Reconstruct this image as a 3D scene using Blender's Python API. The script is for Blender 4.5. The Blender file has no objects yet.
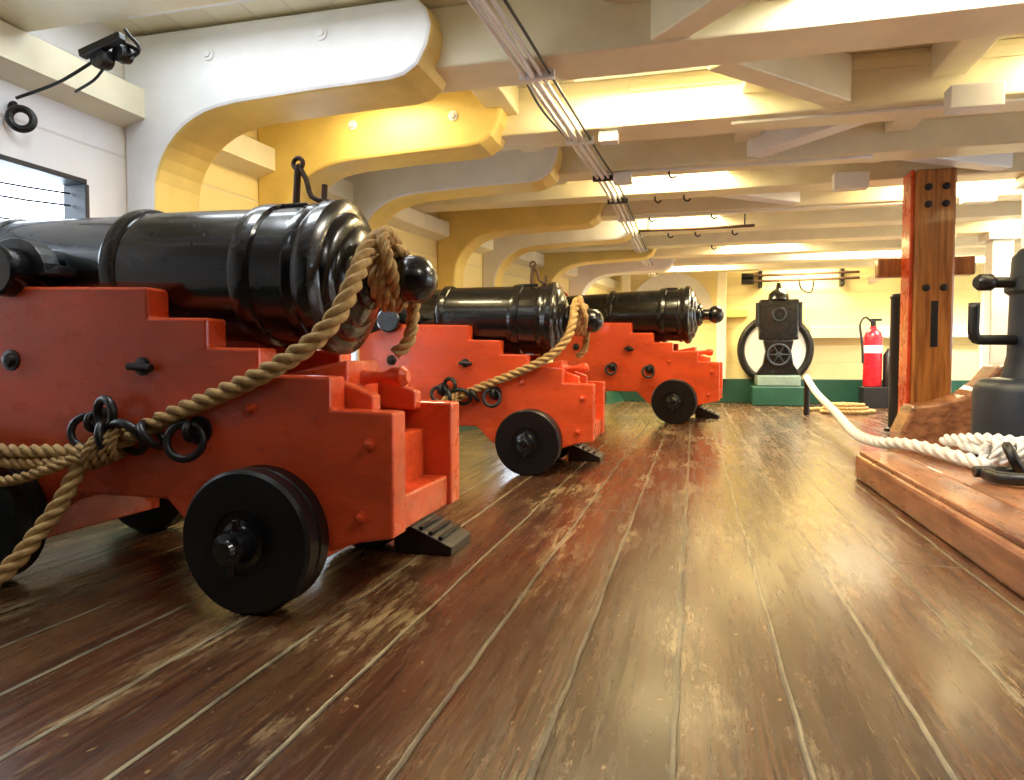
import bpy, bmesh, math, random
from mathutils import Vector, Matrix
random.seed(4)
S=bpy.context.scene
COL=S.collection
S.view_settings.view_transform='Standard'
S.view_settings.look='None'
S.view_settings.exposure=0.05

# ------------------------------------------------------------ materials
def newmat(name):
    m=bpy.data.materials.new(name); m.use_nodes=True
    nt=m.node_tree; b=nt.nodes['Principled BSDF']; return m,nt,b
def N(nt,t,**k):
    n=nt.nodes.new(t)
    for a,v in k.items(): setattr(n,a,v)
    return n
def mathn(nt,op,a,b=None,c=None,clamp=False):
    n=N(nt,'ShaderNodeMath',operation=op); n.use_clamp=clamp
    for i,v in enumerate((a,b,c)):
        if v is None: continue
        if isinstance(v,(int,float)): n.inputs[i].default_value=v
        else: nt.links.new(v,n.inputs[i])
    return n.outputs[0]
def mixc(nt,f,a,b,mode='MIX'):
    n=N(nt,'ShaderNodeMix',data_type='RGBA',blend_type=mode)
    for s,v in ((n.inputs[0],f),(n.inputs[6],a),(n.inputs[7],b)):
        if isinstance(v,(int,float)): s.default_value=v
        elif isinstance(v,tuple): s.default_value=(*v,1) if len(v)==3 else v
        else: nt.links.new(v,s)
    return n.outputs[2]
def noise(nt,vec,scale,detail=4,rough=.6):
    n=N(nt,'ShaderNodeTexNoise'); n.inputs['Scale'].default_value=scale
    n.inputs['Detail'].default_value=detail; n.inputs['Roughness'].default_value=rough
    if vec is not None: nt.links.new(vec,n.inputs['Vector'])
    return n.outputs['Fac']
def ramp(nt,f,a,b):
    n=N(nt,'ShaderNodeMapRange'); n.inputs[1].default_value=a; n.inputs[2].default_value=b
    nt.links.new(f,n.inputs[0]); return n.outputs[0]
def mapping(nt,scale):
    tc=N(nt,'ShaderNodeTexCoord'); m=N(nt,'ShaderNodeMapping')
    m.inputs['Scale'].default_value=scale; nt.links.new(tc.outputs['Object'],m.inputs['Vector'])
    return m.outputs[0]
def paint(name,col,rough=.45,var=.18,scale=6,bump=.08,metal=0,col2=None,vs=(1,1,1),bscale=60,coat=0,chip=None,spec=.5):
    m,nt,b=newmat(name)
    v=mapping(nt,vs)
    n1=noise(nt,v,scale)
    c2=col2 if col2 else tuple(c*(1-var*2) for c in col)
    f=ramp(nt,n1,.35,.65)
    c=mixc(nt,f,c2,col)
    if chip:
        n3=noise(nt,v,scale*5,6,.7)
        c=mixc(nt,mathn(nt,'MULTIPLY',ramp(nt,n3,.64,.70),.6),c,chip)
    nt.links.new(c,b.inputs['Base Color'])
    r=mathn(nt,'MULTIPLY_ADD',noise(nt,v,scale*3),.25,rough-.12,clamp=True)
    nt.links.new(r,b.inputs['Roughness'])
    b.inputs['Metallic'].default_value=metal
    b.inputs['Coat Weight'].default_value=coat
    b.inputs['Specular IOR Level'].default_value=spec
    if bump:
        bn=N(nt,'ShaderNodeBump'); bn.inputs['Strength'].default_value=bump; bn.inputs['Distance'].default_value=.01
        nt.links.new(noise(nt,v,bscale),bn.inputs['Height']); nt.links.new(bn.outputs[0],b.inputs['Normal'])
    return m
WHITE=paint('white_paint',(.87,.87,.87),.4,.05,3,.06)
CREAM=paint('cream_paint',(.90,.84,.61),.38,.06,3,.06)
YELLOW=paint('yellow_paint_lit',(.90,.68,.21),.42,.07,3,.06)
RED=paint('red_carriage_paint',(.76,.090,.022),.28,.16,4,.08,chip=(.36,.05,.025),vs=(.5,1,1),coat=.12)
BLACK=paint('black_gloss_iron',(.006,.006,.007),.24,.2,6,.06,coat=.35,bscale=24)
TRUCK=paint('black_truck_paint',(.007,.0065,.006),.36,.2,8,.15,bscale=30,spec=.35)
IRON=paint('black_iron',(.010,.009,.009),.38,.2,20,.2)
STEEL=paint('blue_grey_iron',(.018,.024,.036),.40,.1,6,.1)
ROPE=paint('manila_rope',(.56,.37,.14),.8,.18,30,.35,col2=(.34,.19,.06),bscale=220)
DROPE=paint('tarred_rope',(.10,.05,.025),.8,.2,30,.35,bscale=220)
WROPE=paint('white_rope',(.86,.85,.82),.75,.08,30,.3,bscale=220)
GREEN=paint('green_paint',(.012,.075,.045),.4,.15,4,.08)
WOOD=paint('varnished_wood',(.50,.20,.045),.32,.2,6,.1,col2=(.22,.07,.015),vs=(6,6,.4),coat=.3)
WOODP=paint('platform_wood',(.46,.20,.09),.30,.2,4,.14,col2=(.16,.055,.025),vs=(2.5,.5,4),chip=(.80,.68,.58),coat=.3)
CHOCK=paint('chock_wood',(.025,.016,.010),.45,.2,8,.1)
REDX=paint('extinguisher_red',(.65,.015,.03),.25,.05,5,0)
GG=paint('grey_green',(.20,.27,.22),.5,.1)

def floor_mat():
    m,nt,b=newmat('deck_planks')
    tc=N(nt,'ShaderNodeTexCoord'); sp=N(nt,'ShaderNodeSeparateXYZ'); nt.links.new(tc.outputs['Object'],sp.inputs[0])
    X,Y=sp.outputs[0],sp.outputs[1]
    wob=mathn(nt,'MULTIPLY_ADD',noise(nt,mapping(nt,(.3,1.8,1)),1.5,3),.016,-.008)
    xs=mathn(nt,'DIVIDE',mathn(nt,'ADD',mathn(nt,'ADD',X,wob),10.075),.245)
    idx=mathn(nt,'FLOOR',xs); fr=mathn(nt,'FRACT',xs)
    wn=N(nt,'ShaderNodeTexWhiteNoise',noise_dimensions='1D'); nt.links.new(idx,wn.inputs['W']); rnd=wn.outputs['Value']
    ys=mathn(nt,'DIVIDE',mathn(nt,'ADD',mathn(nt,'MULTIPLY',rnd,17.3),Y),7.5)
    yf=mathn(nt,'FRACT',ys); yi=mathn(nt,'FLOOR',ys)
    wn2=N(nt,'ShaderNodeTexWhiteNoise',noise_dimensions='2D')
    cb=N(nt,'ShaderNodeCombineXYZ'); nt.links.new(idx,cb.inputs[0]); nt.links.new(yi,cb.inputs[1]); nt.links.new(cb.outputs[0],wn2.inputs['Vector'])
    rnd2=wn2.outputs['Value']
    ofs=N(nt,'ShaderNodeCombineXYZ'); nt.links.new(mathn(nt,'MULTIPLY',rnd2,31.0),ofs.inputs[1]); nt.links.new(mathn(nt,'MULTIPLY',rnd,9.0),ofs.inputs[2])
    va=N(nt,'ShaderNodeVectorMath',operation='ADD'); nt.links.new(tc.outputs['Object'],va.inputs[0]); nt.links.new(ofs.outputs[0],va.inputs[1])
    def mp(s):
        q=N(nt,'ShaderNodeMapping'); q.inputs['Scale'].default_value=s; nt.links.new(va.outputs[0],q.inputs['Vector']); return q.outputs[0]
    d=mathn(nt,'ABSOLUTE',mathn(nt,'SUBTRACT',fr,.5))
    seam=ramp(nt,d,.470,.482)
    dark=mathn(nt,'MULTIPLY',ramp(nt,d,.445,.468),.7)
    dy=mathn(nt,'ABSOLUTE',mathn(nt,'SUBTRACT',yf,.5))
    joint=ramp(nt,dy,.4988,.4996)
    seam=mathn(nt,'MAXIMUM',seam,joint)
    sb=ramp(nt,noise(nt,mapping(nt,(3,1,1)),3.5,6,.75),.40,.58)
    grain=noise(nt,mp((85,2.2,1)),1.0,7,.75)
    g2=noise(nt,mp((14,.8,1)),1.0,6,.7)
    c=mixc(nt,ramp(nt,grain,.36,.64),(.017,.007,.004),(.145,.052,.020))
    c=mixc(nt,mathn(nt,'MULTIPLY',ramp(nt,g2,.46,.64),.6),c,(.20,.100,.035))
    c=mixc(nt,mathn(nt,'MULTIPLY',rnd2,.6),c,(.040,.020,.010))
    c=mixc(nt,dark,c,(.010,.006,.0035))
    near=mathn(nt,'MULTIPLY',ramp(nt,d,.25,.5),.06)
    wear=ramp(nt,mathn(nt,'ADD',noise(nt,mapping(nt,(1.9,.7,1)),1.3,7,.72),near),.54,.65)
    wear2=ramp(nt,noise(nt,mapping(nt,(20,2.6,1)),2,7,.78),.46,.56)
    wr=mathn(nt,'MULTIPLY',wear,wear2)
    c=mixc(nt,mathn(nt,'MULTIPLY',wr,.8),c,(.42,.30,.14))
    sc=ramp(nt,noise(nt,mapping(nt,(4,.35,1)),9,5,.7),.60,.68)
    c=mixc(nt,mathn(nt,'MULTIPLY',sc,.4),c,(.30,.20,.09))
    spk=ramp(nt,noise(nt,mapping(nt,(1,.6,1)),55,3,.5),.68,.73)
    c=mixc(nt,mathn(nt,'MULTIPLY',spk,.6),c,(.45,.30,.14))
    seamc=mixc(nt,ramp(nt,rnd,.35,.45),(.17,.13,.07),(.36,.29,.16))
    c=mixc(nt,mathn(nt,'MULTIPLY',seam,mathn(nt,'MULTIPLY_ADD',sb,.65,.2)),c,seamc)
    nt.links.new(c,b.inputs['Base Color'])
    r=mathn(nt,'MULTIPLY_ADD',noise(nt,mp((14,1.2,1)),2,6,.7),.40,.06)
    r=mathn(nt,'ADD',r,mathn(nt,'MULTIPLY',seam,.2))
    r=mathn(nt,'ADD',r,mathn(nt,'MULTIPLY',wr,.12))
    nt.links.new(r,b.inputs['Roughness'])
    b.inputs['Specular IOR Level'].default_value=.6
    b.inputs['Coat Weight'].default_value=.30; b.inputs['Coat Roughness'].default_value=.16
    h=mathn(nt,'SUBTRACT',mathn(nt,'MULTIPLY',grain,.35),mathn(nt,'MULTIPLY',seam,.9))
    cup=mathn(nt,'MULTIPLY',mathn(nt,'MULTIPLY',d,d),-3.0)
    h=mathn(nt,'ADD',h,cup)
    h=mathn(nt,'ADD',h,mathn(nt,'MULTIPLY',noise(nt,mp((6,.6,1)),4,3),.8))
    bn=N(nt,'ShaderNodeBump'); bn.inputs['Strength'].default_value=.38; bn.inputs['Distance'].default_value=.008
    nt.links.new(h,bn.inputs['Height']); nt.links.new(bn.outputs[0],b.inputs['Normal'])
    return m
def plank_paint(name,axis,w,col,seamcol,col2=None,y0=3.0,y1=3.6):
    m,nt,b=newmat(name)
    tc=N(nt,'ShaderNodeTexCoord'); sp=N(nt,'ShaderNodeSeparateXYZ'); nt.links.new(tc.outputs['Object'],sp.inputs[0])
    fr=mathn(nt,'FRACT',mathn(nt,'DIVIDE',mathn(nt,'ADD',sp.outputs[axis],20),w))
    seam=ramp(nt,mathn(nt,'ABSOLUTE',mathn(nt,'SUBTRACT',fr,.5)),.475,.49)
    c=mixc(nt,ramp(nt,noise(nt,mapping(nt,(1,1,1)),2.5),.35,.65),tuple(x*.93 for x in col),col)
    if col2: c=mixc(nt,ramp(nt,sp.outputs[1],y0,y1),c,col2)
    c=mixc(nt,mathn(nt,'MULTIPLY',seam,.4),c,seamcol)
    nt.links.new(c,b.inputs['Base Color']); b.inputs['Roughness'].default_value=.42
    bn=N(nt,'ShaderNodeBump'); bn.inputs['Strength'].default_value=.4; bn.inputs['Distance'].default_value=.008; bn.invert=True
    nt.links.new(seam,bn.inputs['Height']); nt.links.new(bn.outputs[0],b.inputs['Normal'])
    return m
FLOOR=floor_mat()
CEIL=plank_paint('ceiling_planks',0,.22,(.90,.84,.62),(.5,.42,.25))
HULL=plank_paint('hull_planks',2,.42,(.86,.86,.88),(.6,.58,.5),(.90,.74,.34))  # white turns yellow along the deck: warm lamp light put into the colour
BACK=plank_paint('bulkhead_planks',2,.3,(.92,.80,.42),(.6,.5,.25))

# ------------------------------------------------------------ geometry helpers
def empty(name,loc=(0,0,0),scale=1,rz=0,parent=None):
    o=bpy.data.objects.new(name,None); COL.objects.link(o); o.location=loc; o.scale=(scale,)*3; o.rotation_euler[2]=rz
    o.empty_display_size=.1
    if parent: o.parent=parent
    return o
def obj(name,bm,mat,parent=None,smooth=False,bevel=0,seg=2):
    me=bpy.data.meshes.new(name); bmesh.ops.recalc_face_normals(bm,faces=bm.faces); bm.to_mesh(me); bm.free()
    o=bpy.data.objects.new(name,me); COL.objects.link(o)
    if mat: me.materials.append(mat)
    if smooth:
        for p in me.polygons: p.use_smooth=True
    if bevel:
        md=o.modifiers.new('bevel','BEVEL'); md.width=bevel; md.segments=seg; md.limit_method='ANGLE'; md.angle_limit=math.radians(40)
    if parent: o.parent=parent
    return o
def box(name,x0,x1,y0,y1,z0,z1,mat,parent=None,bevel=.006,M=None):
    bm=bmesh.new(); bmesh.ops.create_cube(bm,size=1)
    for v in bm.verts:
        v.co=Vector(((x0+x1)/2+v.co.x*(x1-x0),(y0+y1)/2+v.co.y*(y1-y0),(z0+z1)/2+v.co.z*(z1-z0)))
    if M: bm.transform(M)
    return obj(name,bm,mat,parent,bevel=bevel)
def prism(name,pts,a0,a1,mat,parent=None,bevel=.006,plane='XZ'):
    bm=bmesh.new()
    def P(p,a): 
        return Vector((p[0],a,p[1])) if plane=='XZ' else (Vector((a,p[0],p[1])) if plane=='YZ' else Vector((p[0],p[1],a)))
    A=[bm.verts.new(P(p,a0)) for p in pts]; B=[bm.verts.new(P(p,a1)) for p in pts]
    bm.faces.new(A); bm.faces.new(B[::-1]); n=len(pts)
    for i in range(n): bm.faces.new((A[i],B[i],B[(i+1)%n],A[(i+1)%n]))
    return obj(name,bm,mat,parent,bevel=bevel)
def frame_from(d):
    d=Vector(d).normalized(); u=Vector((0,0,1)) if abs(d.z)<.9 else Vector((1,0,0))
    a=d.cross(u).normalized(); b=d.cross(a).normalized(); return d,a,b
def lathe(name,prof,origin,axis,mat,parent=None,seg=48,smooth=True,split=True):
    d,a,b=frame_from(axis); o=Vector(origin); bm=bmesh.new(); rings=[]
    for s,r in prof:
        c=o+d*s
        rings.append([bm.verts.new(c+(a*math.cos(2*math.pi*i/seg)+b*math.sin(2*math.pi*i/seg))*max(r,1e-4)) for i in range(seg)])
    for p,q in zip(rings,rings[1:]):
        for i in range(seg): bm.faces.new((p[i],p[(i+1)%seg],q[(i+1)%seg],q[i]))
    bm.faces.new(rings[0]); bm.faces.new(rings[-1][::-1])
    ob=obj(name,bm,mat,parent,smooth=smooth)
    if split:
        md=ob.modifiers.new('es','EDGE_SPLIT'); md.split_angle=math.radians(38)
    return ob
def cyl(name,p0,p1,r,mat,parent=None,seg=28,ch=.12):
    p0=Vector(p0);p1=Vector(p1);L=(p1-p0).length; c=min(r*ch,L*.2)
    return lathe(name,[(0,r-c),(c,r),(L-c,r),(L,r-c)],p0,p1-p0,mat,parent,seg)
def smoothpath(pts,step=.012,closed=False):
    P=[Vector(p) for p in pts]; out=[]
    n=len(P); rng=range(n) if closed else range(n-1)
    for i in rng:
        if closed: p0,p1,p2,p3=P[i-1],P[i],P[(i+1)%n],P[(i+2)%n]
        else:
            p1,p2=P[i],P[i+1]; p0=P[i-1] if i>0 else p1*2-p2; p3=P[i+2] if i+2<n else p2*2-p1
        k=max(2,int((p2-p1).length/step))
        for j in range(k):
            t=j/k
            out.append(.5*((2*p1)+(p2-p0)*t+(2*p0-5*p1+4*p2-p3)*t*t+(3*p1-p0-3*p2+p3)*t**3))
    if not closed: out.append(P[-1])
    return out
def sweep(bm,path,rad,seg,closed=False):
    rings=[]
    for i,(c,a,b) in enumerate(path):
        rings.append([bm.verts.new(c+(a*math.cos(2*math.pi*k/seg)+b*math.sin(2*math.pi*k/seg))*rad) for k in range(seg)])
    pairs=list(zip(rings,rings[1:]))
    if closed: pairs.append((rings[-1],rings[0]))
    for p,q in pairs:
        for k in range(seg): bm.faces.new((p[k],p[(k+1)%seg],q[(k+1)%seg],q[k]))
    if not closed: bm.faces.new(rings[0]); bm.faces.new(rings[-1][::-1])
def frames(P,closed=False):
    out=[]; a=None
    for i,c in enumerate(P):
        t=(P[(i+1)%len(P)]-P[i-1]) if (closed or 0<i<len(P)-1) else (P[1]-P[0] if i==0 else P[-1]-P[-2])
        t.normalize()
        if a is None: _,a,_=frame_from(t)
        a=(a-t*a.dot(t)).normalized(); b=t.cross(a); out.append((c,a,b,t))
    return out
def tube(name,pts,r,mat,parent=None,seg=12,step=.02,closed=False):
    P=smoothpath(pts,step,closed); bm=bmesh.new(); sweep(bm,[(c,a,b) for c,a,b,t in frames(P,closed)],r,seg,closed=closed)
    return obj(name,bm,mat,parent,smooth=True)
def rope(name,pts,r,mat,parent=None,step=None,pitch=5.2):
    step=step or r*.35
    P=smoothpath(pts,step); F=frames(P); bm=bmesh.new()
    L=0; ang=[]
    for i in range(len(P)):
        if i: L+=(P[i]-P[i-1]).length
        ang.append(2*math.pi*L/(pitch*r))
    for k in range(3):
        path=[]
        for (c,a,b,t),g in zip(F,ang):
            g=g+2*math.pi*k/3; path.append((c+(a*math.cos(g)+b*math.sin(g))*r*.5,a,b))
        sweep(bm,path,r*.54,8)
    return obj(name,bm,mat,parent,smooth=True)
def torus(name,c,R,r,normal,mat,parent=None,sx=1,seg=28):
    d,a,b=frame_from(normal); c=Vector(c)
    pts=[c+(a*math.cos(2*math.pi*i/seg)*sx+b*math.sin(2*math.pi*i/seg))*R for i in range(seg)]
    return tube(name,pts,r,mat,parent,10,R,closed=True)

# ------------------------------------------------------------ room
YF=-3.2
box('floor',-3.6,6.9,YF,13.3,-.1,0,FLOOR,bevel=0)
hullpts=[(YF,-3.0),(0,-3.0),(1.65,-3.0),(2.92,-3.0),(3.5,-2.98),(4.35,-2.92),(5.3,-2.84),(6.5,-2.72),(7.6,-2.52),(8.45,-2.34),(9.4,-2.15),(10.5,-1.95),(11.8,-1.72),(13.0,-1.5)]
def hx(y):
    for (y0,x0),(y1,x1) in zip(hullpts,hullpts[1:]):
        if y0<=y<=y1: return x0+(x1-x0)*(y-y0)/(y1-y0)
    return -3
ports=[(1.65,2.92),(4.35,5.3),(8.45,9.4)]
zs=[0,.62,1.66,2.5]
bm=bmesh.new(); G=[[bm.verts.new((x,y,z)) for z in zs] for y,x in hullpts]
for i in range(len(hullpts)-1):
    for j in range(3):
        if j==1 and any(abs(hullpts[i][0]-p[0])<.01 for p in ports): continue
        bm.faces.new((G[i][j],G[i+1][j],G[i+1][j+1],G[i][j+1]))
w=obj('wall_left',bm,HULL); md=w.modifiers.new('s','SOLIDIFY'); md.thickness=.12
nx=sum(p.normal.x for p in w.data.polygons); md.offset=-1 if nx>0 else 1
ry=[YF,-2.6,-2.5,-.2,1.4,2.4,4.0,5.0,6.6,7.6,9.2,10.2,11.8,13.3]
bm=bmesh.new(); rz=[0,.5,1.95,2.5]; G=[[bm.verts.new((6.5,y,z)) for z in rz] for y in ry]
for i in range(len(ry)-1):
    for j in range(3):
        if j==1 and i%2==1 and ry[i]>1: continue  # openings added out of view to let daylight in from the right
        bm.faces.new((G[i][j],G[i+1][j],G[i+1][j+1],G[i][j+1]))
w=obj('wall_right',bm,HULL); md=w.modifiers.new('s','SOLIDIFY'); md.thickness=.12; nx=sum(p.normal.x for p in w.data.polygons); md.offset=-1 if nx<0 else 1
box('wall_back',-1.9,6.5,13.0,13.3,0,2.5,BACK,bevel=0)
box('wall_front_light_block',-3.0,6.5,YF-.1,YF,0,2.5,paint('dark_light_block',(.10,.09,.08),.8,.1),bevel=0)  # dark end wall added behind the camera to block light
ceil=box('ceiling',-3.6,6.9,YF,13.3,2.5,2.65,CEIL,bevel=0)
beamY=[-1.9,-.8,.3,1.35,2.4,3.5,4.6,5.57,6.4,7.25,8.25,9.25,10.2,11.1,12.0]
for i,y in enumerate(beamY):
    wv=.16 if 3<y<5 else .13
    box('beam_%d'%(i+1),hx(max(y,-3))+.0,6.5,y-wv,y+wv,2.2,2.5,CREAM if y>2 else WHITE,ceil,.012)
    if y>3: box('beam_ledge',-.4,6.49,y-wv-.022,y-wv,2.40,2.46,CREAM,ceil,.006)
for X in (-1.2,.35,1.35,3.1,4.6):
    for a,b in zip(beamY,beamY[1:]):
        if X==-1.2 and a<3: continue
        box('carling',X-.09,X+.09,a+.135,b-.135,2.33,2.5,CREAM,ceil,.01)
for (x,y,z) in ((1.45,4.36,2.10),(2.1,4.32,2.13),(1.2,6.2,2.12),(2.4,7.05,2.13)):
    box('cleat_block',x-.13,x+.13,y-.06,y+.05,z,z+.13,WHITE,ceil,.008)
def diag(x0,y0,x1,y1,w=.09,z0=2.3,z1=2.48,mat=WHITE):
    d=Vector((x1-x0,y1-y0,0)).normalized(); n=Vector((-d.y,d.x,0))*w
    prism('lodging_knee',[(x0-n.x,y0-n.y),(x0+n.x,y0+n.y),(x1+n.x,y1+n.y),(x1-n.x,y1-n.y)],z0,z1,mat,ceil,.01,'XY')
diag(-.16,3.38,.62,2.50,.07,z0=2.215,mat=CREAM); diag(.10,3.70,.80,4.44,.07,z0=2.215,mat=CREAM); diag(.4,5.42,1.0,4.74,.07,z0=2.215); diag(1.5,5.72,2.3,6.25,.07,z0=2.215); diag(1.6,3.68,2.6,4.42,.1,z0=2.225); diag(.2,6.55,.9,7.1,.07,z0=2.215)
bm=bmesh.new(); prev=None
for y,x in hullpts:
    r=[bm.verts.new((x+dx,y,z)) for dx,z in ((0,2.0),(.14,2.04),(.14,2.19),(0,2.19))]
    if prev:
        for k in range(4): bm.faces.new((prev[k],prev[(k+1)%4],r[(k+1)%4],r[k]))
    prev=r
obj('trim_1',bm,CREAM)
bm=bmesh.new(); prev=None
for y,x in hullpts:
    r=[bm.verts.new((x+dx,y,z)) for dx,z in ((0,0),(.3,0),(.22,.14),(0,.3))]
    if prev:
        for k in range(4): bm.faces.new((prev[k],prev[(k+1)%4],r[(k+1)%4],r[k]))
    prev=r
obj('baseboard_left',bm,GREEN)
box('baseboard_back',-1.4,6.5,12.86,13.0,0,.42,GREEN,bevel=.01)
box('trim_2',1.9,6.5,12.78,13.0,1.12,1.32,CREAM,bevel=.01)
box('trim_3',-1.4,.9,12.84,13.0,1.5,1.62,YELLOW,bevel=.01)
for x in (-1.2,.45,3.4,4.5,5.6): box('trim_4',x-.08,x+.08,12.7,12.78 if x>1.9 else 12.84,.42,2.45,CREAM,bevel=.01)
prism('trim_5',[(-.42+.74*math.cos(math.pi*k/16),1.62+.70*math.sin(math.pi*k/16)) for k in range(17)],12.93,12.998,WHITE,None,.01)

def knee(y,xt,mat,zt=2.10,leg=.19,th=.30,zb=.3,top=2.48,lit_soffit=None):
    xh=hx(y)+.0
    pts=[(xh,top),(xt-.06,top),(xt,top-.06),(xt+.02,top-.14),(xt+.0,zt+.15),(xt-.05,zt+.06),(xt-.12,zt+.015),(xt-.2,zt-.0)]
    xa=xh+leg
    pts+= [((xt-.2)*.5+(xa+.5)*.5,zt-.01),(xa+.5,zt-.03)]
    R=.42
    for k in range(1,11):
        t=k/10*math.pi/2
        pts.append((xa+R*1.1-R*1.1*math.sin(t),zt-.04-R*(1-math.cos(t))))
    pts+=[(xa-.01,1.3),(xa-.03,zb),(xh,zb)]
    k=prism('hanging_knee',pts,y,y+th,mat,ceil,.02)
    if lit_soffit:
        k.data.materials.append(lit_soffit)
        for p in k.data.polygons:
            if abs(p.normal.y)<.5: p.material_index=1  # undersides and edges coloured yellow for the warm lamp light on them
    return k
knee(3.18,-1.24,WHITE,lit_soffit=YELLOW,th=.36); knee(4.28,-1.2,YELLOW); knee(5.26,-1.02,WHITE,lit_soffit=YELLOW); knee(6.98,-.9,YELLOW,leg=.2); knee(7.98,-.66,WHITE,leg=.16,lit_soffit=YELLOW)  # yellow knees and undersides: warm lamp light put into the paint
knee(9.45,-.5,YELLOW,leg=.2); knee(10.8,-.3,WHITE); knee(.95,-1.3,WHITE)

for n,(a,b) in enumerate(ports):
    e=empty('window_%d'%(n+1)); xa,xb=hx(a),hx(b); xm=(xa+xb)/2
    ang=math.atan2(xb-xa,b-a)
    M=Matrix.Translation((xm,(a+b)/2,0))@Matrix.Rotation(-ang,4,'Z'); h=(b-a)/2-.004
    box('sill',-.11,.03,-h,h,.62,.65,STEEL,e,.004,M); box('lintel',-.11,.03,-h,h,1.635,1.66,STEEL,e,.004,M)
    for s in (-1,1): box('jamb',-.11,.03,s*h-.012,s*h+.012,.65,1.635,STEEL,e,.004,M)
    for k,zz in enumerate((1.40,1.50,1.56)): tube('rigging_wire',[M@Vector((-.06,-h+.02,zz+.05)),M@Vector((-.06,-.2,zz+.03*(k%2))),M@Vector((-.06,.15,zz-.01)),M@Vector((-.06,h-.02,zz+.03))],.005,STEEL,e,6,.3)

# ------------------------------------------------------------ cannons
def cannon(loc,scale=1,rz=0,tilt=2.5,rope_mode=1,lift=0,br=1.0):
    e=empty('naval_cannon',loc,scale,rz)
    t=math.radians(tilt); ax=(-math.cos(t),0,math.sin(t)); o=Vector((.355,0,1.02+lift))
    ball=[(-.082*math.cos(a),.082*math.sin(a)) for a in [i*math.pi/14 for i in range(1,12)]]
    prof=ball+[(.075,.05),(.10,.048),(.125,.055),(.13,.085),(.14,.09),(.15,.105),(.165,.105),(.172,.125),(.185,.16),(.195,.168),(.20,.195),(.215,.215),(.225,.22),(.23,.238),(.245,.262),(.275,.266),(.295,.258),(.30,.246),(.315,.242),(.33,.250),(.345,.250),(.355,.24),
      (.47,.236),(.475,.247),(.495,.251),(.52,.251),(.54,.246),(.545,.235),(1.0,.224),(1.005,.234),(1.025,.239),(1.05,.237),(1.06,.222),(1.08,.215),(1.62,.200),(1.625,.208),(1.655,.208),(1.66,.195),(2.35,.158),(2.5,.16),(2.6,.18),(2.68,.19),(2.72,.175),(2.74,.10),(2.70,.08),(2.3,.078)]
    prof=[(s,r*br) for s,r in prof]
    lathe('barrel',prof,o,ax,BLACK,e,72)
    tc=o+Vector(ax)*1.36
    cyl('trunnion',tc+Vector((0,-.36,-.03)),tc+Vector((0,.36,-.03)),.085,BLACK,e)
    for s in (-1,1):
        pts=[(tc.x+.14*math.cos(a),tc.z-.03+.12*math.sin(a)) for a in [math.pi*k/12 for k in range(13)]]
        pts=[(tc.x+.2,tc.z-.04),(tc.x+.2,tc.z-.01)]+pts+[(tc.x-.2,tc.z-.01),(tc.x-.2,tc.z-.04)]
        prism('cap_square',pts,s*.255-.035,s*.255+.035,IRON,e,.004)
    v=o+Vector(ax)*.43
    box('vent_patch',v.x-.06,v.x+.06,-.045,.045,v.z+.21*br,v.z+.25*br,BLACK,e,.006)
    if rope_mode==1:
        cyl('lock_upright',(v.x+.01,-.03,v.z+.24),(v.x+.02,-.03,v.z+.38),.012,DROPE,e); torus('lanyard_loop',(v.x+.02,-.03,v.z+.385),.018,.008,(0,1,0),DROPE,e)
        tube('lanyard',[(v.x+.02,-.03,v.z+.38),(v.x+.05,-.03,v.z+.33),(v.x+.07,-.03,v.z+.27),(v.x+.12,-.03,v.z+.25)],.009,DROPE,e)
        cyl('lock_hammer',(v.x+.11,-.02,v.z+.23),(v.x+.115,-.02,v.z+.31),.010,DROPE,e)
    ck=[(.413,.22),(.413,.595),(.209,.60),(.209,.70),(-.032,.705),(-.032,.787),(-.218,.79),(-.218,.883),(-.438,.887),(-.438,.985),(-.96,1.0),(-1.22,.92),(-1.25,.85),(-1.25,.24),(-.85,.24),(-.75,.30),(-.38,.30),(-.28,.2),(-.2,.155),(.16,.155),(.30,.20)]
    for s in (-1,1):
        a,b=(-.305,-.205) if s<0 else (.205,.305)
        prism('cheek',ck,a,b,RED,e,.009)
    box('rear_transom',.20,.31,-.205,.205,.22,.50,RED,e,.008)
    box('rear_step',.31,.40,-.205,.205,.22,.33,RED,e,.008)
    box('front_transom',-1.2,-1.08,-.205,.205,.3,.8,RED,e,.008)
    box('stool_bed',-.75,.24,-.15,.15,.5,.57,RED,e,.008)
    prism('quoin',[(-.28,.572),(.17,.572),(.17,.75),(-.28,.66)],-.12,.12,RED,e,.01)
    lathe('quoin_handle',[(0,.03),(.02,.022),(.08,.02),(.11,.034),(.145,.036),(.165,.02)],(.17,0,.69),(1,0,.03),RED,e,20)
    for s in (-1,1):
        prism('side_block',[(.0,.572),(.3,.572),(.3,.64),(.16,.69),(0,.69)],s*.17-.03,s*.17+.03,RED,e,.008)
    box('rear_axletree',-.11,.11,-.30,.30,.10,.153,RED,e,.006); box('axle_bed',-.1,.1,-.2,.2,.155,.4,RED,e,.006)
    box('front_axletree',-1.16,-.94,-.30,.30,.12,.238,RED,e,.006)
    for x in (0,-1.05):
        for s in (-1,1):
            c=(x,s*.318,.215)
            lathe('truck',[(0,.19),(.0,.205),(.01,.215),(.055,.215),(.06,.209),(.066,.209),(.071,.215),(.115,.215),(.125,.205),(.126,.10),(.118,.095),(.118,.01)],c,(0,s,0),TRUCK,e,56)
            lathe('axle_hub',[(0,.07),(.02,.07),(.025,.055),(.035,.052),(.085,.047),(.09,.03),(.105,.026)],(x,s*.43,.215),(0,s,0),BLACK,e,32)
            cyl('linchpin',(x-.01,s*.485,.13),(x+.01,s*.485,.295),.011,BLACK,e,12)
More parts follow.
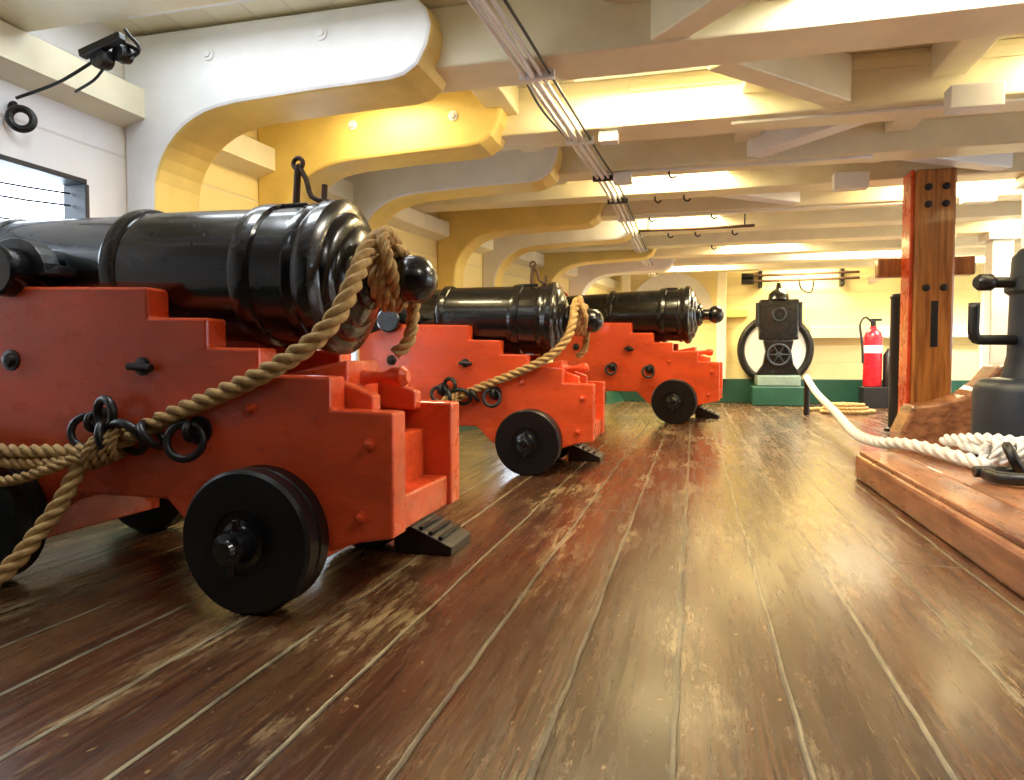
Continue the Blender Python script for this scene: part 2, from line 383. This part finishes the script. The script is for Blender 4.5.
    def bolt(x,z,s,r=.02,m=IRON):
        lathe('bolt',[(0,r*1.5),(.006,r*1.5),(.008,r),(.022,r*.8),(.026,.002)],(x,s*.305,z),(0,s,0),m,e,16)
    for s in (-1,1):
        bolt(-.46,.73,s); bolt(-1.0,.75,s,.024)
        for x,z in ((-.06,.60),(.34,.50),(.31,.28)): bolt(x,z,s,.012,RED)
        cyl('bolt_bar',(-.50,s*.325,.73),(-.41,s*.325,.725),.013,IRON,e,10)
        for x,z,R in ((-.248,.528,.055),(-.62,.55,.05)):
            lathe('eye_bolt_plate',[(0,.045),(.01,.045),(.014,.02),(.03,.02)],(x,s*.305,z),(0,s,0),IRON,e,20)
            torus('eye',(x,s*.345,z),.026,.011,(1,0,0),IRON,e)
            torus('ring',(x-.01,s*.362,z-.03),R,.012,(.35,s*1,.25),IRON,e)
    if rope_mode:
        torus('shackle',(-.47,-.365,.505),.055,.014,(.2,.9,.5),IRON,e,1.3); torus('shackle_link',(-.38,-.36,.515),.045,.012,(.8,.3,.6),IRON,e,1.2)
        torus('shackle_link',(-.55,-.37,.58),.045,.014,(.3,1,0),IRON,e,1.0); torus('shackle_link',(-.55,-.36,.50),.05,.014,(1,.3,.2),IRON,e,1.0)
        R=lambda p,rr=.026,m=ROPE:rope('breeching_rope',p,rr,m,e)
        L=[]
        for k in range(0,30):
            a=k*2*math.pi/14; L.append((.245+.0022*k,-.085*math.sin(a)-.0,1.025+lift+.092*math.cos(a)))
        R(L,.024)
        R([(.262,.10,.99+lift),(.27,.06,1.10+lift),(.262,-.04,1.155+lift),(.262,-.15,1.10+lift),(.262,-.245,.99+lift),(.235,-.295,.89+lift*.7),(.16,-.325,.80+lift*.5),(.03,-.34,.72),(-.12,-.342,.655),(-.30,-.342,.585),(-.46,-.345,.515),(-.56,-.36,.462)],.030)
        R([(.30,.0,.93+lift),(.315,-.06,.98+lift),(.325,-.12,1.05+lift),(.30,-.12,1.13+lift),(.28,-.05,1.17+lift),(.275,.06,1.14+lift)],.022)
        R([(.275,.07,1.12+lift),(.30,.12,1.03+lift),(.30,.13,.93+lift),(.285,.12,.82+lift),(.24,.10,.77+lift)],.024,)
        R([(-.545,-.37,.47),(-.62,-.385,.46),(-.75,-.395,.455),(-.94,-.41,.455),(-1.25,-.40,.50),(-1.6,-.38,.62),(-1.68,-.38,.66)],.024)
        R([(-.56,-.39,.45),(-.64,-.40,.435),(-.78,-.41,.415),(-.95,-.42,.42),(-1.25,-.44,.47),(-1.6,-.46,.58),(-1.66,-.46,.6)],.018)
        R([(-.60,-.385,.455),(-.70,-.42,.41),(-.85,-.44,.365),(-1.0,-.43,.36),(-1.3,-.42,.42),(-1.65,-.43,.5)],.018)
        for k in range(4):
            c=Vector((-.50-.03*k,-.362-.004*k,.488-.012*k)); pts=[c+Vector((.012*math.sin(a),.034*math.cos(a),.046*math.sin(a))) for a in [j*2*math.pi/10 for j in range(12)]]
            R(pts,.014)
        R([(-.62,-.37,.455),(-.645,-.40,.38),(-.66,-.44,.30),(-.68,-.50,.22),(-.70,-.57,.14),(-.74,-.64,.08),(-.80,-.70,.035),(-.92,-.77,.03),(-1.15,-.80,.03)],.027)
    xo=.14
    prism('wheel_chock',[(x+xo,z) for x,z in [(0,0),(.24,0),(.24,.035),(0,.14)]],.30,.54,CHOCK,e,.006)
    for k in range(5): 
        xx=xo+.03+k*.04; zz=.14-.105*(.03+k*.04)/.24
        box('chock_rib',xx-.008,xx+.008,.31,.53,zz-.002,zz+.014,IRON,e,.002)
    return e
cannon((-1.268,2.20,0),tilt=2.5)
cannon((-1.04,4.82,0),tilt=1.5)
cannon((-.18,8.95,0),1.22,math.radians(-5),tilt=.3,rope_mode=0,lift=.05,br=1.1)

# ------------------------------------------------------------ hanging tackle block
e=empty('tackle_block')
p=Vector((-2.50,2.55,2.06))
lathe('shell',[(-.03,.02),(-.028,.045),(.0,.05),(.028,.045),(.03,.02)],p,(.2,1,.1),IRON,e,24)
lathe('shell_second',[(-.03,.02),(-.028,.035),(.0,.04),(.028,.035),(.03,.02)],p+Vector((.08,.03,.02)),(.2,1,.1),IRON,e,24)
box('cheek_strap',-.10,.12,-.02,.02,-.012,.02,IRON,e,.004,Matrix.Translation(p+Vector((.02,-.03,.03)))@Matrix.Rotation(-.25,4,'Y'))
tube('strop',[p+Vector((-.05,0,0)),p+Vector((0,0,.06)),p+Vector((.10,.03,.06)),p+Vector((.15,.04,.03))],.010,IRON,e)
tube('hook',[p+Vector((.12,.03,.0)),p+Vector((.16,.03,.02)),p+Vector((.16,.03,.05)),p+Vector((.12,.03,.09)),p+Vector((.1,.02,.12))],.008,IRON,e)
tube('fall',[p+Vector((-.05,0,-.01)),p+Vector((-.22,-.02,-.09)),p+Vector((-.42,-.05,-.15))],.007,IRON,e)
tube('fall_second',[p+Vector((-.0,0,-.05)),p+Vector((-.05,0,-.09)),p+Vector((-.15,-.0,-.13))],.006,IRON,e)
e=empty('deck_ring'); torus('ring',(-2.93,2.53,1.83),.045,.017,(.75,-.9,0),IRON,e)
torus('eye',(-2.975,2.53,1.885),.02,.009,(0,1,0),IRON,e)
e=empty('beam_bolt')
for x,y,z in ((-2.45,3.165,2.33),(-1.8,3.165,2.36),(-1.5,4.265,2.3),(-2.2,4.265,2.3)):
    lathe('washer',[(0,.032),(.008,.032),(.01,.018),(.02,.016)],(x,y+.015,z),(0,-1,0),WHITE,e,20)

# ------------------------------------------------------------ conduits
e=empty('ceiling_conduit')
def cxs(y):
    return -.07 if y<2 else (-.07+.16*(y-2)/4 if y<6 else .09)
for x,r,dz in ((-.83,.012,0),(-.79,.016,.002),(-.745,.010,0),(-.70,.007,0)):
    tube('pipe',[(x+cxs(y),y,2.178) for y in (-1.5,0,2,3,4,5,6,9,12.2)],r,WHITE if r>.008 else STEEL,e,10,.3)
for y in beamY[2:]:
    c=cxs(y); box('clamp',-.86+c,-.68+c,y-.018,y+.018,2.157,2.199,STEEL if 4.9<y<7 else WHITE,e,.003)
tube('branch',[(-.80,4.5,2.17),(-.93,4.25,2.3),(-1.0,3.8,2.47)],.008,STEEL,e); tube('branch_second',[(-.75,2.4,2.17),(-.6,2.7,2.3),(-.4,3.3,2.4)],.008,WHITE,e)
for (x0,x1,y) in ((-.75,1.2,5.47),(-.65,2.2,7.16),(.2,2.6,4.50)):
    tube('cross_pipe',[(x0,y-.0,2.185),(x0+.3,y,2.185),(x1,y,2.185)],.011,WHITE,e,10,.2)
box('junction_box',-.62,-.48,5.48,5.60,2.12,2.198,WHITE,e,.006); box('junction_box_second',-.60,-.48,4.48,4.58,2.13,2.198,WHITE,e,.006)
for k,(x,y) in enumerate(((-.35,6.4),(-.1,6.4),(.15,7.25),(-.45,7.25),(.0,8.25),(.4,8.25),(-.3,8.25),(.2,9.25),(-.2,5.57))):
    tube('hammock_hook',[(x,y,2.199),(x,y,2.165),(x+.03,y,2.145),(x+.055,y,2.165)],.008,IRON,e,8)
tube('hammock_bar',[(-.6,7.8,2.16),(.0,7.8,2.155),(.6,7.8,2.16)],.016,DROPE,e,10,.2)
for x in (-.5,.5): tube('bar_hanger',[(x,7.8,2.16),(x,7.8,2.33),(x,7.8,2.499)],.008,IRON,e,8,.1)

# ------------------------------------------------------------ bulkhead furniture
e=empty('stern_chaser_port')
X=1.344
lathe('white_disc',[(0,.52),(.04,.52),(.06,.50),(.06,.01)],(X,12.86,.93),(0,-1,0),WHITE,e,48)
torus('rim',(X,12.80,.93),.56,.065,(0,1,0),IRON,e,1,40)
box('head',X-.31,X+.31,12.26,12.44,1.08,1.75,BLACK,e,.03)
prism('lower_block',[(X-.36,.50),(X+.36,.50),(X+.24,.68),(X+.20,.9),(X+.24,1.078),(X-.24,1.078),(X-.20,.9),(X-.24,.68)],12.28,12.46,BLACK,e,.02)
for s in (-1,1): cyl('side_roller',(X+s*.33,12.3,1.3),(X+s*.33,12.3,1.7),.035,IRON,e,16)
lathe('dome',[(0,.17),(.08,.16),(.14,.11),(.18,.05),(.24,.04),(.28,.03)],(X,12.38,1.75),(0,0,1),BLACK,e,32)
torus('hand_wheel',(X,12.23,.84),.17,.02,(0,1,0),STEEL,e)
for k in range(3):
    a=k*math.pi/3; cyl('spoke',(X-.17*math.cos(a),12.23,.84-.17*math.sin(a)),(X+.17*math.cos(a),12.23,.84+.17*math.sin(a)),.012,IRON,e,8)
lathe('centre_boss',[(0,.05),(.05,.05),(.07,.03)],(X,12.28,.84),(0,-1,0),STEEL,e,20)
torus('head_ring',(X,12.23,1.5),.10,.015,(0,1,0),STEEL,e)
box('pedestal',X-.42,X+.42,12.1,12.7,.0,.32,GREEN,e,.02); box('pedestal_top',X-.34,X+.34,12.15,12.65,.322,.498,GG,e,.02)
e=empty('rammer_rack')
for z,y in ((2.20,12.8),(2.10,12.78)):
    cyl('rammer_staff',(.8,y,z),(2.65,y,z+.02),.022,DROPE,e,14); cyl('rammer_head',(.78,y,z),(.98,y,z),.05,IRON,e,20)
for x in (1.1,2.4): box('bracket',x-.03,x+.03,12.84,13.0,2.0,2.3,IRON,e,.004); 
for x in (1.1,2.4): box('bracket_arm',x-.02,x+.02,12.74,12.84,2.02,2.06,IRON,e,.004)
tube('hanging_strap',[(1.7,12.78,2.15),(1.75,12.76,1.95),(1.9,12.76,1.9),(1.95,12.78,2.12)],.015,IRON,e)
e=empty('fire_extinguisher')
xc,yc=2.72,12.1
lathe('body',[(0,.12),(.02,.135),(.78,.135),(.86,.11),(.91,.05),(.95,.045)],(xc,yc,.33),(0,0,1),REDX,e,32)
cyl('valve',(xc,yc,1.28),(xc,yc,1.36),.04,IRON,e,16); box('handle',xc-.04,xc+.12,yc-.02,yc+.02,1.36,1.40,IRON,e,.004)
tube('hose',[(xc,yc,1.32),(xc-.12,yc-.03,1.42),(xc-.2,yc-.05,1.3),(xc-.17,yc-.08,1.0),(xc-.16,yc-.1,.7)],.018,IRON,e)
lathe('label',[(0,.1355),(.0,.137),(.12,.137),(.12,.1355)],(xc,yc,.86),(0,0,1),WHITE,e,32)
box('stand',xc-.16,xc+.16,yc-.16,yc+.16,0,.328,IRON,e,.01)
lathe('second_bottle',[(0,.09),(.5,.09),(.56,.05),(.6,.03)],(xc+.24,yc,.33),(0,0,1),IRON,e,24); box('second_stand',xc+.165,xc+.34,yc-.1,yc+.1,0,.328,IRON,e,.01)
e=empty('rope_coil',(2.05,10.6,0))
for k in range(3):
    pts=[((.30-.05*k)*math.cos(a)+.03*math.sin(3*a+k),(.24-.03*k)*math.sin(a),.035+.045*k) for a in [j*math.pi/8 for j in range(17)]]
    rope('turn',pts,.03,ROPE,e,.03)
rope('tail',[(.3,0,.035),(.4,.15,.03),(.3,.4,.03),(-.2,.5,.03),(-.5,.3,.03)],.03,ROPE,e,.03)
e=empty('deck_strut'); cyl('strut',(2.55,11.75,1.95),(3.15,11.55,2.19),.06,CREAM,e,4)
def stanch(x,y,w,mat=WHITE):
    e=empty('deck_stanchion'); box('shaft',x-w,x+w,y-w,y+w,.06,2.12,mat,e,.015); box('base',x-w*1.5,x+w*1.5,y-w*1.5,y+w*1.5,0,.06,mat,e,.01); box('cap',x-w*1.5,x+w*1.5,y-w*1.5,y+w*1.5,2.12,2.198,mat,e,.01)
stanch(3.38,9.25,.11); stanch(3.3,12.0,.12,CREAM); stanch(2.62,6.4,.10); stanch(4.2,10.2,.1); stanch(5.2,8.25,.1)

# bitts
e=empty('riding_bitts')
box('post',1.62,1.90,5.98,6.24,0,2.199,WOOD,e,.02)
box('red_lit_side',1.59,1.618,6.0,6.22,0,2.199,RED,e,.006)  # slab colours the post's left face with the red-brown light on it
box('crosspiece',1.43,2.13,6.25,6.36,1.42,1.57,WOOD,e,.015)
for z in (2.06,1.93,1.30): 
    for dx in (-.06,.06): lathe('bolt_head',[(0,.028),(.012,.026),(.02,.005)],(1.765+dx,5.98,z),(0,-1,0),IRON,e,14)
box('slot',1.74,1.79,5.968,5.985,.85,1.2,IRON,e,.004)
e=empty('bitt_standard')
prism('standard',[(1.44,0),(1.44,.22),(1.52,.42),(1.68,.44),(1.85,.50),(1.97,.60),(2.05,.71),(2.4,.78),(2.4,0)],5.55,5.85,WOODP,e,.02)
e=empty('iron_bollard'); 
lathe('pole',[(0,.12),(.03,.12),(.04,.085),(1.38,.085),(1.41,.095),(1.44,.08)],(2.08,8.15,0),(0,0,1),IRON,e,28)

# platform
e=empty('mast_platform')
prism('base_timber',[(1.0,-2.2),(3.6,-2.2),(3.6,4.85),(1.0,4.85)],0,.15,WOODP,e,.02,'XY')
prism('top_margin',[(1.02,-2.18),(1.22,-2.18),(1.22,4.83),(1.02,4.83)],.15,.175,WOODP,e,.008,'XY')
prism('top_planks',[(1.24,-2.18),(3.58,-2.18),(3.58,4.83),(1.24,4.83)],.15,.168,WOODP,e,.008,'XY')
prism('raised_timber',[(1.75,.169),(3.5,.169),(3.5,.42),(2.9,.42),(2.5,.36),(2.2,.27),(1.9,.22)],3.2,3.5,WOODP,e,.015)
e=empty('anchor_windlass'); cx,cy=1.84,4.42
lathe('drum',[(0,.31),(.03,.32),(.40,.32),(.44,.31),(.47,.28),(.48,.2)],(cx,cy,.175),(0,0,1),STEEL,e,48)
lathe('spindle',[(0,.19),(.05,.18),(.12,.165),(.45,.16),(.47,.185),(.52,.185),(.54,.16),(.66,.155),(.70,.12),(.71,.02)],(cx,cy,.655),(0,0,1),STEEL,e,40)
dirv=Vector((-.93,-.25,0)).normalized()
def H(a,z): 
    q=Vector((cx,cy,z))+dirv*a; return q
cyl('upper_bar',H(.12,1.17),H(.30,1.17),.03,IRON,e); lathe('upper_knob',[(0,.03),(.02,.045),(.08,.045),(.10,.03)],H(.28,1.17),dirv,IRON,e,24)
cyl('lower_bar',H(.12,.86),H(.35,.86),.028,IRON,e); tube('crank_arm',[H(.33,.86),H(.37,.865),H(.385,.90),H(.385,1.0),H(.385,1.06)],.028,IRON,e)
e=empty('white_hawser')
hp=[(1.48,10.2,.52),(1.42,9.0,.36),(1.36,7.5,.235),(1.27,6.2,.16),(1.25,5.4,.175),(1.30,4.95,.215),(1.36,4.65,.222),(1.42,4.3,.215)]
tube('core',hp,.032,WROPE,e,12,.05)
rope('hawser',hp+[(1.46,4.0,.215)],.040,WROPE,e,.03,9)
rope('bight',[(1.44,4.35,.29),(1.55,4.1,.26),(1.7,3.98,.25),(1.9,3.93,.25),(2.15,4.0,.24)],.036,WROPE,e,.02)
rope('bight_second',[(1.40,4.5,.29),(1.50,4.2,.33),(1.65,3.99,.33),(1.85,3.92,.33),(2.1,3.95,.33)],.036,WROPE,e,.02)
for k in range(6):
    c=Vector((1.48+.045*k,4.08-.02*k,.255)); rope('turn',[c+Vector((.02*math.sin(a),.07*math.cos(a),.065*math.sin(a)+.02)) for a in [j*2*math.pi/10 for j in range(12)]],.024,WROPE,e,.02)
cyl('post_of_belay',(1.50,10.28,0),(1.50,10.28,.50),.04,IRON,e)
e=empty('iron_shackle')
tube('bow',[(1.36,3.80,.206),(1.38,3.68,.206),(1.48,3.62,.21),(1.60,3.66,.22),(1.64,3.78,.25)],.030,IRON,e)
cyl('pin',(1.32,3.83,.21),(1.68,3.84,.21),.028,IRON,e); torus('link',(1.50,3.86,.27),.07,.022,(.8,-.3,.4),IRON,e)

e=empty('alarm_bell'); yb=10.2; xb=hx(yb)+.02
lathe('bell',[(0,.10),(.03,.10),(.07,.07),(.08,.01)],(xb+.02,yb,1.75),(1,0,0),REDX,e,24); tube('bracket',[(xb+.1,yb,1.75),(xb+.16,yb,1.7),(xb+.22,yb-.1,1.62)],.02,REDX,e)
e=empty('louvre_vent')
for k in range(5): box('slat',-.72,-.12,12.74,12.83,1.72+.05*k,1.75+.05*k,IRON,e,.003)
box('frame_left',-.75,-.72,12.72,12.84,1.70,1.97,IRON,e,.003); box('frame_right',-.12,-.09,12.72,12.84,1.70,1.97,IRON,e,.003)

# ------------------------------------------------------------ lamps (area lights set in fixtures between beams; cool ones are added fill)
def lamp(x,y,w,d,col,p,z=2.42):
    e=empty('ceiling_lamp_or_fill',(x,y,z)); box('housing',-w/2-.02,w/2+.02,-d/2-.02,d/2+.02,.01,.078,WHITE,e,.004)
    L=bpy.data.lights.new('lamp_light','AREA'); L.shape='RECTANGLE'; L.size=w; L.size_y=d; L.energy=p; L.color=col
    o=bpy.data.objects.new('lamp_light',L); COL.objects.link(o); o.parent=e
WARM=(1,.82,.47); WW=(1,.95,.85); COOL_FILL=(.86,.93,1)
for a in ((.9,.85,1.0,.5,WW,26),(.85,2.9,.9,.45,WW,58),(-.2,4.05,1.0,.4,WARM,50),(-1.9,3.95,.4,.14,WARM,14),(2.3,4.1,1.0,.4,WARM,58),(-.1,6.0,.9,.35,WARM,46),(2.3,6.9,.9,.35,WARM,65),
          (-.1,7.75,.9,.4,WARM,55),(.85,9.7,.7,.4,WARM,85),(2.3,10.65,.8,.4,WW,140),(.1,11.55,.8,.4,WARM,125),(1.8,12.5,.7,.4,WARM,80),(3.9,11.55,.8,.4,WW,150),(3.9,8.75,.8,.4,WARM,90),(-1.75,2.0,.6,.4,COOL_FILL,20),(-1.9,2.78,1.6,.28,COOL_FILL,10),(-1.5,.85,.5,.3,COOL_FILL,9)): lamp(*a)  # cool entries are added fill to brighten the near knee

# daylight
w=bpy.data.worlds.new('World'); S.world=w; w.use_nodes=True
bg=w.node_tree.nodes['Background']; bg.inputs[0].default_value=(.78,.89,1,1); bg.inputs[1].default_value=7.0

cam=bpy.data.cameras.new('cam'); co=bpy.data.objects.new('camera',cam); COL.objects.link(co)
cam.lens=24.6; cam.sensor_width=36; cam.clip_start=.02
co.location=(0,0,.75); co.rotation_euler=(math.radians(90-2.45),0,math.radians(14.57)); S.camera=co
